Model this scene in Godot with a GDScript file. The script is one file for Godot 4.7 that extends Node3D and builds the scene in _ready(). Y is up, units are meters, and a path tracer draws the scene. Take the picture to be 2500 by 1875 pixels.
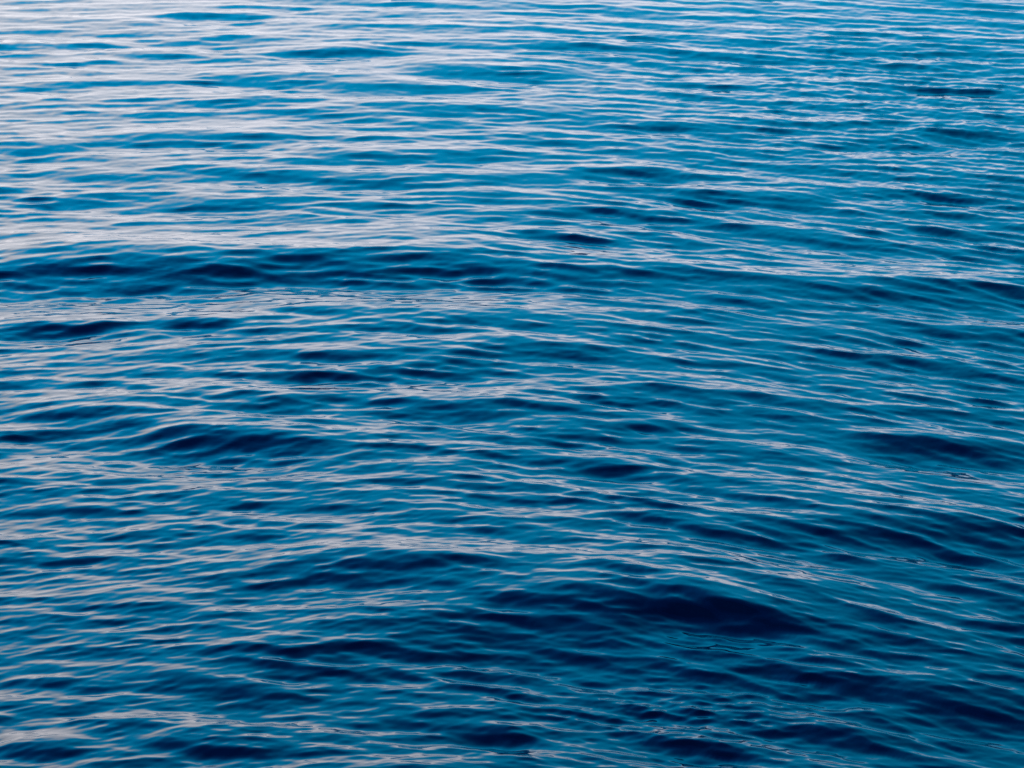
extends Node3D
# Open water seen from a pier at dusk: one continuous sheet of real waves out to the horizon.
# Swell crests and troughs that the photograph shows are listed in WAVES; wind ripples come from
# a directional wave spectrum turned into height tiles by an inverse Fourier transform.

const EYE_HEIGHT := 4.0
const N := 512                      # samples across one wave tile
const TILE := 5.3                   # metres across the wind wave tile
const SWELL_CELL := 0.045           # metres between samples of the swell grid
const SWELL_X0 := -9.0
const SWELL_Z0 := -34.0
const SWELL_NX := 400
const SWELL_NZ := 640

# each wave face: centre x, centre z, half length, half width, turn, slope (+ rises away from the pier, - falls away)
const WAVES := [
	[-2.49, -24.28, 0.43, 0.251, 0, 0.136], [-2.15, -24.75, 0.55, 0.152, 0, 0.128], [-3.38, -22.93, 0.2, 0.15, 0, 0.136], [-3.92, -23.08, 0.17, 0.152, 0, 0.136],
	[-2.74, -22.51, 0.31, 0.145, 0, 0.145], [-1.35, -22.65, 0.5, 0.219, -0.07, 0.153], [-0.13, -21.8, 0.6, 0.299, 0.23, 0.111], [-1.83, -21.5, 0.5, 0.183, 0.03, 0.136],
	[-0.83, -21.15, 0.83, 0.193, -0.03, 0.145], [-1.79, -20.59, 0.43, 0.138, 0.04, 0.136], [-2.09, -19.23, 0.6, 0.215, 0.02, 0.128], [-3.12, -18.85, 0.25, 0.181, 0.05, 0.145],
	[-2.33, -18.49, 0.31, 0.112, 0.04, 0.136], [-0.65, -18.65, 0.65, 0.228, -0.05, 0.128], [-1.55, -18.12, 0.41, 0.156, 0.03, 0.102], [-0.59, -18, 0.59, 0.214, 0.06, 0.119],
	[-0.33, -17.58, 0.33, 0.158, 0.1, 0.153], [-1.71, -17.36, 0.36, 0.155, 0.03, 0.153], [-2.21, -15.72, 0.78, 0.388, 0.01, 0.23], [-0.75, -15.86, 0.75, 0.374, 0.08, 0.22],
	[0.51, -15.59, 0.64, 0.284, 0.21, 0.17], [1.93, -15.16, 0.94, 0.293, 0.04, 0.12], [-1.63, -14.58, 0.18, 0.112, 0, 0.2], [-2.33, -14.53, 0.32, 0.128, 0, 0.14],
	[-0.55, -13.79, 0.55, 0.203, 0.03, 0.18], [0.15, -14.06, 0.37, 0.146, 0.23, 0.2], [3.06, -19.46, 0.3, 0.248, 0, 0.145], [2.47, -19.82, 0.26, 0.142, 0, 0.136],
	[1.38, -19.65, 0.6, 0.14, 0.07, 0.136], [2.52, -19.13, 0.42, 0.173, 0.08, 0.136], [1.77, -17.43, 0.21, 0.179, 0, 0.187], [0.7, -18.25, 0.33, 0.17, 0.07, 0.153],
	[1.28, -17.53, 0.28, 0.158, 0.08, 0.153], [1.44, -19.38, 0.29, 0.123, 0.05, 0.128], [2.66, -17.63, 0.5, 0.136, 0.11, 0.119], [0.3, -16.55, 0.33, 0.144, 0.48, 0.119],
	[-1.94, -12.87, 0.32, 0.178, -0.06, 0.22], [-1.35, -12.53, 0.42, 0.211, 0.26, 0.25], [-0.29, -13.07, 0.4, 0.151, 0.29, 0.16], [-1.01, -13.21, 0.35, 0.111, -0.4, 0.14],
	[-0.52, -10.77, 0.52, 0.184, -0.09, 0.17], [0.12, -10.39, 0.51, 0.259, 0.04, 0.1], [0.78, -10.35, 0.29, 0.127, 0.39, 0.4], [1.25, -10.07, 0.27, 0.156, 0.31, 0.05],
	[-0.53, -10.07, 0.32, 0.158, 0.26, 0.1], [1.55, -11.18, 0.53, 0.21, 0.33, 0.2], [1.97, -12.42, 0.42, 0.161, 0.29, 0.18], [0.51, -12.22, 0.15, 0.104, 0.08, 0.2],
	[0.87, -13.26, 0.39, 0.132, 0.22, 0.16], [1.61, -9.49, 0.27, 0.177, 0.27, 0.16], [0.63, -9.23, 0.14, 0.087, 0.31, 0.2], [1.1, -9.7, 0.15, 0.106, 0.39, 0.16],
	[-1.39, -10.43, 0.25, 0.113, 0.09, 0.14], [-1.08, -9.68, 0.29, 0.096, 0.27, 0.2], [-1.59, -9.07, 0.14, 0.099, -0.25, 0.22], [-0.22, -9.38, 0.29, 0.098, 0.25, 0.18],
	[1.79, -10.33, 0.27, 0.134, 0.68, 0.06], [-1.04, -11.3, 0.15, 0.089, -0.74, 0.1], [0.47, -12.73, 0.38, 0.125, -0.08, 0.14], [0.68, -10.22, 0.71, 0.486, 0.27, 0.07],
	[1.3, -9.63, 0.94, 0.972, 0.18, 0.065], [-0.08, -10.07, 0.76, 0.653, 0.11, 0.05], [0.07, -10.37, 0.94, 0.47, 0.14, 0.05], [1.59, -11.28, 0.83, 0.496, 0.15, 0.06],
	[-0.03, -15.62, 3.06, 0.626, 0.05, -0.031], [-1.68, -18.78, 0.31, 0.225, 0, -0.021], [-2.46, -16.75, 0.68, 0.363, 0, -0.027], [-0.9, -16.78, 0.27, 0.207, -0.1, -0.027],
	[0.2, -16.76, 0.21, 0.176, 0.25, -0.027], [-2.11, -14.95, 0.74, 0.273, -0.04, -0.046], [-0.69, -14.95, 0.69, 0.252, 0.04, -0.056], [0.36, -14.77, 0.38, 0.171, 0.33, -0.039],
	[1.18, -14.35, 0.51, 0.127, 0.44, -0.037], [1.09, -13.81, 0.4, 0.143, 0.18, -0.04], [1.15, -18.8, 0.7, 0.07, 0.82, -0.016], [0.64, -17.49, 0.43, 0.082, 0.63, -0.018],
	[1.24, -16.97, 0.37, 0.066, 0.81, -0.02], [1.82, -16.5, 0.37, 0.077, 0.55, -0.021], [-1.67, -12.95, 0.32, 0.082, 0.39, -0.071], [-2.1, -12.39, 0.18, 0.149, 0.03, -0.076],
	[-1.65, -12.08, 0.22, 0.087, 0.51, -0.079], [-1.13, -11.9, 0.34, 0.108, 0.23, -0.081], [-0.66, -11.53, 0.41, 0.169, 0.04, -0.085], [0.07, -11.53, 0.32, 0.13, 0.05, -0.085],
	[0.67, -11.33, 0.31, 0.08, 0.51, -0.065], [-0.93, -11.14, 0.35, 0.134, -0.11, -0.089], [-0.41, -11.13, 0.21, 0.134, 0.12, -0.09], [-1.66, -10.75, 0.34, 0.124, -0.18, -0.094],
	[-1.49, -9.94, 0.38, 0.13, 0.03, -0.105], [-1.59, -9.31, 0.18, 0.15, -0.1, -0.114], [-1.31, -10.12, 0.12, 0.049, -0.34, -0.085], [1.06, -10.91, 0.18, 0.041, 0.76, -0.069],
	[1.38, -10.72, 0.21, 0.052, 0.35, -0.071], [0.47, -10.8, 0.18, 0.044, 0.32, -0.07], [0.9, -10.54, 0.18, 0.026, 0.85, -0.072], [0.58, -9.49, 0.33, 0.057, 0.69, -0.084],
	[0.97, -9.23, 0.15, 0.058, 0.41, -0.087], [1.27, -9.1, 0.18, 0.057, 0.39, -0.088], [-1.07, -9.52, 0.4, 0.034, 0.76, -0.074], [0.18, -9.83, 0.2, 0.063, 0.4, -0.106],
	[-1.14, -9.43, 0.22, 0.054, 0.12, -0.112], [-0.49, -9.1, 0.28, 0.068, 0.12, -0.118], [1.35, -12.71, 0.61, 0.11, 0.18, -0.055], [1.44, -10.68, 0.24, 0.055, 0, -0.043],
	[0.35, -12.02, 0.36, 0.101, 0.08, -0.05], [1.32, -11.84, 0.18, 0.076, -0.08, -0.051],
]

var tile := PackedVector3Array()    # (sideways shift, height, sideways shift) of the wind waves
var swell := PackedFloat32Array()   # height of the swell
var xs := PackedFloat32Array()      # sideways place of each column, per metre of distance
var zs := PackedFloat32Array()      # distance of each row
var rows := []
var gusts := FastNoiseLite.new()

func _ready():
	var cam := Camera3D.new()
	cam.name = "camera"
	cam.position = Vector3(0, EYE_HEIGHT, 0)
	cam.rotation_degrees = Vector3(-16.5, 0, 0)
	cam.fov = 15.0
	cam.near = 0.1
	cam.far = 12000.0
	add_child(cam)
	cam.current = true

	var env := Environment.new()
	env.background_mode = Environment.BG_SKY
	var sky := Sky.new()
	sky.sky_material = dusk_sky()
	env.sky = sky
	env.tonemap_mode = Environment.TONE_MAPPER_LINEAR
	env.tonemap_exposure = 1.0
	env.sdfgi_enabled = true
	env.ssao_enabled = true
	env.ssil_enabled = true
	var we := WorldEnvironment.new()
	we.name = "world_environment"
	we.environment = env
	add_child(we)

	# the last light of the low sun, spread by haze, well off to the left: a wide, weak, warm source
	var sun := DirectionalLight3D.new()
	sun.name = "sun"
	sun.light_color = Color(1.0, 0.86, 0.8)
	sun.light_energy = 0.05
	sun.light_angular_distance = 22.0
	sun.shadow_enabled = true
	sun.rotation_degrees = Vector3(-14, -100, 0)
	add_child(sun)

	make_wind_tile()
	make_swell()
	make_water()

func smooth(a: float, b: float, x: float) -> float:
	var t := clampf((x - a) / (b - a), 0.0, 1.0)
	return t * t * (3.0 - 2.0 * t)

# colours of the clear evening sky by height above the horizon in degrees
const SKY_AT := [0.0, 6.0, 14.0, 24.0, 34.0, 48.0, 64.0, 90.0]
const SKY_BLUE := [Vector3(0.1, 0.75, 1.4), Vector3(0.08, 0.8, 1.5), Vector3(0.01, 1.12, 2.1), Vector3(0.0, 1.6, 3.15), Vector3(0.0, 1.25, 2.85), Vector3(0.0, 0.44, 1.55), Vector3(0.0, 0.1, 0.6), Vector3(0.0, 0.02, 0.25)]

func clear_sky(e: float) -> Vector3:
	for i in SKY_AT.size() - 1:
		if e <= SKY_AT[i + 1]:
			return (SKY_BLUE[i] as Vector3).lerp(SKY_BLUE[i + 1], (e - SKY_AT[i]) / (SKY_AT[i + 1] - SKY_AT[i]))
	return SKY_BLUE[-1]

func dusk_sky() -> PanoramaSkyMaterial:
	# saturated blue above a bank of pale haze that lies along the horizon, tall and warm round the low sun
	var w := 1024
	var h := 512
	var im := Image.create_empty(w, h, false, Image.FORMAT_RGBF)
	for y in h:
		var e := maxf(90.0 - (y + 0.5) / h * 180.0, 0.0)
		var clear := clear_sky(e)
		for x in w:
			var az := (x + 0.5) / w * 360.0      # 0 is out to sea, 90 to the right
			var off := absf(fposmod(az + 21.0 + 180.0, 360.0) - 180.0)
			var glow := exp(-pow(off / 24.0, 2.0))
			var top := 2.5 + 17.5 * glow
			var haze := 1.0 - smooth(top - 5.0, top + 7.0, e)
			var low := Vector3(1.25, 1.3, 1.5).lerp(Vector3(1.78, 1.7, 1.76), glow)
			var upper := Vector3(0.8, 1.2, 1.75).lerp(Vector3(1.68, 1.78, 1.98), glow)
			var v := (clear * lerpf(lerpf(0.8, 0.42, smooth(8.0, 26.0, e)), 1.0, glow)).lerp(low.lerp(upper, clampf(e / 12.0, 0.0, 1.0)), haze)
			im.set_pixel(x, y, Color(v.x, v.y, v.z))
	var m := PanoramaSkyMaterial.new()
	m.panorama = ImageTexture.create_from_image(im)
	return m

# ---- wind waves -------------------------------------------------------------------------------

func fft(re: PackedFloat32Array, im: PackedFloat32Array, base: int, stride: int, cosines: PackedFloat32Array, sines: PackedFloat32Array, a: PackedFloat32Array, b: PackedFloat32Array, rev: PackedInt32Array) -> void:
	for i in N:
		var at := base + rev[i] * stride
		a[i] = re[at]
		b[i] = im[at]
	var half := 1
	while half < N:
		var step := N / (2 * half)
		for j in half:
			var c := cosines[j * step]
			var s := sines[j * step]
			var p := j
			while p < N:
				var q := p + half
				var tr := a[q] * c - b[q] * s
				var ti := a[q] * s + b[q] * c
				a[q] = a[p] - tr
				b[q] = b[p] - ti
				a[p] += tr
				b[p] += ti
				p += 2 * half
		half *= 2
	for i in N:
		re[base + i * stride] = a[i]
		im[base + i * stride] = b[i]

func inverse_transform(re: PackedFloat32Array, im: PackedFloat32Array) -> Array:
	var cosines := PackedFloat32Array()
	var sines := PackedFloat32Array()
	var rev := PackedInt32Array()
	for i in N:
		cosines.append(cos(TAU * i / N))
		sines.append(sin(TAU * i / N))
		var r := 0
		for k in 9:
			if i & (1 << k):
				r |= 1 << (8 - k)
		rev.append(r)
	var a := PackedFloat32Array()
	var b := PackedFloat32Array()
	a.resize(N)
	b.resize(N)
	for y in N:
		fft(re, im, y * N, 1, cosines, sines, a, b, rev)
	for x in N:
		fft(re, im, x, N, cosines, sines, a, b, rev)
	return [re, im]

func make_wind_tile() -> void:
	var rng := RandomNumberGenerator.new()
	rng.seed = 20417
	var hr := PackedFloat32Array()
	var hi := PackedFloat32Array()
	hr.resize(N * N)
	hi.resize(N * N)
	var dk := TAU / TILE
	var from := Vector2(sin(WIND_TURN), cos(WIND_TURN))   # the way the waves run
	for y in N:
		for x in N:
			var kx := (x if x < N / 2 else x - N) * dk
			var ky := (y if y < N / 2 else y - N) * dk
			var g1 := rng.randfn()
			var g2 := rng.randfn()
			var k := sqrt(kx * kx + ky * ky)
			if k < 1e-6 or k > 240.0:
				continue
			var lam := TAU / k
			var along := (kx * from.x + ky * from.y) / k
			var spread := pow(maxf(along, 0.0), 15.0) + 0.007
			var amp := pow(k, -2.0) * exp(-pow(lam / 0.9, 3.0)) * exp(-pow(0.04 / lam, 2.0)) * sqrt(spread)
			amp *= 1.0 + 0.8 * exp(-pow(log(lam / 0.13) / 0.45, 2.0))
			hr[y * N + x] = g1 * amp
			hi[y * N + x] = g2 * amp
	# height and the two sideways shifts, as the real parts of two transforms
	var r1 := PackedFloat32Array()
	var i1 := PackedFloat32Array()
	var r2 := PackedFloat32Array()
	var i2 := PackedFloat32Array()
	r1.resize(N * N)
	i1.resize(N * N)
	r2.resize(N * N)
	i2.resize(N * N)
	for y in N:
		for x in N:
			var at := y * N + x
			var back := ((N - y) % N) * N + (N - x) % N
			# hermitian part of the spectrum makes a real height
			var ar := hr[at] + hr[back]
			var ai := hi[at] - hi[back]
			var kx := (x if x < N / 2 else x - N) * dk
			var ky := (y if y < N / 2 else y - N) * dk
			var k := maxf(sqrt(kx * kx + ky * ky), 1e-6)
			# shift = -i k/|k| h: real too, so height + i * shift_x goes through one transform
			var sxr := ai * kx / k
			var sxi := -ar * kx / k
			r1[at] = ar - sxi
			i1[at] = ai + sxr
			r2[at] = ai * ky / k
			i2[at] = -ar * ky / k
	var one := inverse_transform(r1, i1)
	var two := inverse_transform(r2, i2)
	var ht: PackedFloat32Array = one[0]
	var sx: PackedFloat32Array = one[1]
	var sz: PackedFloat32Array = two[0]
	# scale to the wanted mean steepness
	var sum := 0.0
	var d := TILE / N
	for y in N:
		for x in N:
			var s := (ht[y * N + x] - ht[((y + 1) % N) * N + x]) / d
			sum += s * s
	var gain := WIND_STEEP / sqrt(sum / (N * N))
	tile.resize(N * N)
	for i in N * N:
		tile[i] = Vector3(-sx[i] * CHOP, ht[i], -sz[i] * CHOP) * gain

const WIND_TURN := 0.0
const WIND_STEEP := 0.111
const CHOP := 0.6

func tile_at(x: float, z: float) -> Vector3:
	var u := x / TILE * N
	var v := z / TILE * N
	var fu := floorf(u)
	var fv := floorf(v)
	var i := int(fu) & (N - 1)
	var j := (int(fv) & (N - 1)) * N
	var i2 := (i + 1) & (N - 1)
	var j2 := (j + N) & (N * N - 1)
	u -= fu
	return tile[j + i].lerp(tile[j + i2], u).lerp(tile[j2 + i].lerp(tile[j2 + i2], u), v - fv)

# ---- swell ------------------------------------------------------------------------------------

func make_swell() -> void:
	swell.resize(SWELL_NX * SWELL_NZ)
	for f in WAVES:
		var cx: float = f[0]
		var cz: float = f[1]
		var hl: float = f[2]
		var hw: float = maxf(f[3], 0.05)
		var c := cos(f[4] as float)
		var s := sin(f[4] as float)
		var slope: float = f[5]
		var reach: float = hl * 1.6 + hw * 4.0
		var ax := maxi(0, int((cx - reach - SWELL_X0) / SWELL_CELL))
		var bx := mini(SWELL_NX - 1, int((cx + reach - SWELL_X0) / SWELL_CELL))
		var az := maxi(0, int((cz - reach - SWELL_Z0) / SWELL_CELL))
		var bz := mini(SWELL_NZ - 1, int((cz + reach - SWELL_Z0) / SWELL_CELL))
		for j in range(az, bz + 1):
			var z := SWELL_Z0 + j * SWELL_CELL - cz
			for i in range(ax, bx + 1):
				var x := SWELL_X0 + i * SWELL_CELL - cx
				var u := (x * c + z * s) / (hl * 1.05)
				var v := (x * s - z * c) / hw
				if absf(u) > 1.7 or absf(v) > 4.0:
					continue
				swell[j * SWELL_NX + i] += slope * hw * v * exp(-0.5 * v * v - u * u * u * u)

func swell_at(x: float, z: float) -> float:
	var u := (x - SWELL_X0) / SWELL_CELL
	var v := (z - SWELL_Z0) / SWELL_CELL
	if u < 1.0 or v < 1.0 or u > SWELL_NX - 3.0 or v > SWELL_NZ - 3.0:
		return 0.0
	var i := int(u)
	var j := int(v)
	u -= i
	v -= j
	# cubic weights keep the slope smooth
	var at := (j - 1) * SWELL_NX + i - 1
	var w0 := (1.0 - u) * (1.0 - u) * (1.0 - u) / 6.0
	var w3 := u * u * u / 6.0
	var w1 := (3.0 * u * u * u - 6.0 * u * u + 4.0) / 6.0
	var w2 := 1.0 - w0 - w1 - w3
	var y0 := (1.0 - v) * (1.0 - v) * (1.0 - v) / 6.0
	var y3 := v * v * v / 6.0
	var y1 := (3.0 * v * v * v - 6.0 * v * v + 4.0) / 6.0
	var y2 := 1.0 - y0 - y1 - y3
	var h := 0.0
	h += y0 * (w0 * swell[at] + w1 * swell[at + 1] + w2 * swell[at + 2] + w3 * swell[at + 3])
	at += SWELL_NX
	h += y1 * (w0 * swell[at] + w1 * swell[at + 1] + w2 * swell[at + 2] + w3 * swell[at + 3])
	at += SWELL_NX
	h += y2 * (w0 * swell[at] + w1 * swell[at + 1] + w2 * swell[at + 2] + w3 * swell[at + 3])
	at += SWELL_NX
	h += y3 * (w0 * swell[at] + w1 * swell[at + 1] + w2 * swell[at + 2] + w3 * swell[at + 3])
	return h

# ---- the sheet --------------------------------------------------------------------------------

func make_row(r: int) -> void:
	var z := -zs[r]
	var line := PackedVector3Array()
	line.resize(xs.size())
	var far := 1.0 - smooth(26.0, 60.0, zs[r])
	var fine := FINE * far
	var bend := 1.0 - 0.45 * smooth(9.0, 26.0, zs[r])
	var wind := 1.0 - 0.25 * smooth(12.0, 20.0, zs[r]) - 0.6 * smooth(60.0, 400.0, zs[r])
	for c in xs.size():
		var x := xs[c] * (zs[r] + 1.5)
		# long waves first; the wind waves ride on them
		var p := tile_at(x * 0.241 + z * 0.057 + 3.1, z * 0.241 - x * 0.057 + 1.7) * LONG
		var rise := swell_at(x, z)
		p.y += rise
		var face := (swell_at(x, z - 0.15) - rise) / 0.15
		# the wind bends round: its waves run straight in on the left and come from the right further over
		var w := z - bend * (0.28 * x + 0.42 * log(cosh(0.9 * clampf(x, -60.0, 60.0))))
		var q := tile_at(x * 0.93, w * 0.93) * 1.075
		var t := tile_at(x * 2.61 - w * 0.83 + 0.7, w * 2.61 + x * 0.83 + 2.2)
		# gusts: rougher and calmer patches
		var gust := 1.0 + 0.55 * gusts.get_noise_2d(x * 1.3, z * 0.7)
		gust *= clampf(1.0 + 2.6 * face, 0.5, 1.12)      # ripples steepen on the faces and calm down on the backs of the swell
		var paw := fine * (1.0 + 2.6 * exp(-pow((x - 3.0) / 1.9, 2.0) - pow((z + 21.0) / 3.5, 2.0)) + 1.8 * exp(-pow((x - 0.62) / 0.45, 2.0) - pow((z + 9.53) / 0.3, 2.0)))
		p += (q * gust + t * paw) * wind
		line[c] = Vector3(x + p.x, p.y, z + p.z)
	rows[r] = line

const FINE := 0.25
const LONG := 1.05

func make_water() -> void:
	gusts.seed = 7
	gusts.frequency = 0.5
	gusts.fractal_octaves = 3
	# columns: close together across the view, wider to the sides
	var u := 0.0
	var half := PackedFloat32Array()
	var du := 0.00039
	while u < 9.0:
		half.append(u)
		if u > 0.185:
			du *= 1.03
		u += du
	for i in range(half.size() - 1, 0, -1):
		xs.append(-half[i])
	xs.append_array(half)
	# rows: by angle below the horizon
	var down := PackedFloat32Array()
	var e := 25.6
	var step := 0.0205
	while e < 66.0:
		e += step
		step *= 1.06
		down.append(e)
	down.reverse()
	e = 25.6
	step = 0.0205
	while e > 0.03:
		down.append(e)
		if e < 8.2:
			step = minf(step * 1.04, e * 0.07)
		e -= step
	for angle in down:
		zs.append(EYE_HEIGHT / tan(deg_to_rad(angle)))
	zs.append(9000.0)
	rows.resize(zs.size())
	var task := WorkerThreadPool.add_group_task(make_row, zs.size(), -1, true)
	WorkerThreadPool.wait_for_group_task_completion(task)
	var nx := xs.size()
	var nz := zs.size()
	var points := PackedVector3Array()
	for r in nz:
		points.append_array(rows[r])
	var normals := PackedVector3Array()
	normals.resize(nx * nz)
	for r in nz:
		var r0 := maxi(r - 1, 0) * nx
		var r1 := mini(r + 1, nz - 1) * nx
		var at := r * nx
		for c in nx:
			var a := points[at + mini(c + 1, nx - 1)] - points[at + maxi(c - 1, 0)]
			var b := points[r1 + c] - points[r0 + c]
			normals[at + c] = a.cross(b).normalized()
	var index := PackedInt32Array()
	index.resize((nx - 1) * (nz - 1) * 6)
	var k := 0
	for r in nz - 1:
		var at := r * nx
		for c in nx - 1:
			var p := at + c
			index[k] = p
			index[k + 1] = p + nx
			index[k + 2] = p + 1
			index[k + 3] = p + 1
			index[k + 4] = p + nx
			index[k + 5] = p + nx + 1
			k += 6
	var arrays := []
	arrays.resize(Mesh.ARRAY_MAX)
	arrays[Mesh.ARRAY_VERTEX] = points
	arrays[Mesh.ARRAY_NORMAL] = normals
	arrays[Mesh.ARRAY_INDEX] = index
	var mesh := ArrayMesh.new()
	mesh.add_surface_from_arrays(Mesh.PRIMITIVE_TRIANGLES, arrays)
	# deep clear sea water: almost black blue body, smooth surface with the reflectance of water
	var m := StandardMaterial3D.new()
	m.resource_name = "sea_water"
	m.albedo_color = Color(0.0, 0.006, 0.02).linear_to_srgb()
	m.roughness = 0.07
	m.metallic = 0.0
	m.metallic_specular = 0.354
	mesh.surface_set_material(0, m)
	var o := MeshInstance3D.new()
	o.name = "water"
	o.mesh = mesh
	o.set_meta("kind", "structure")
	o.set_meta("label", "open blue sea water covered in wind ripples and low swell")
	o.set_meta("category", "water")
	add_child(o)
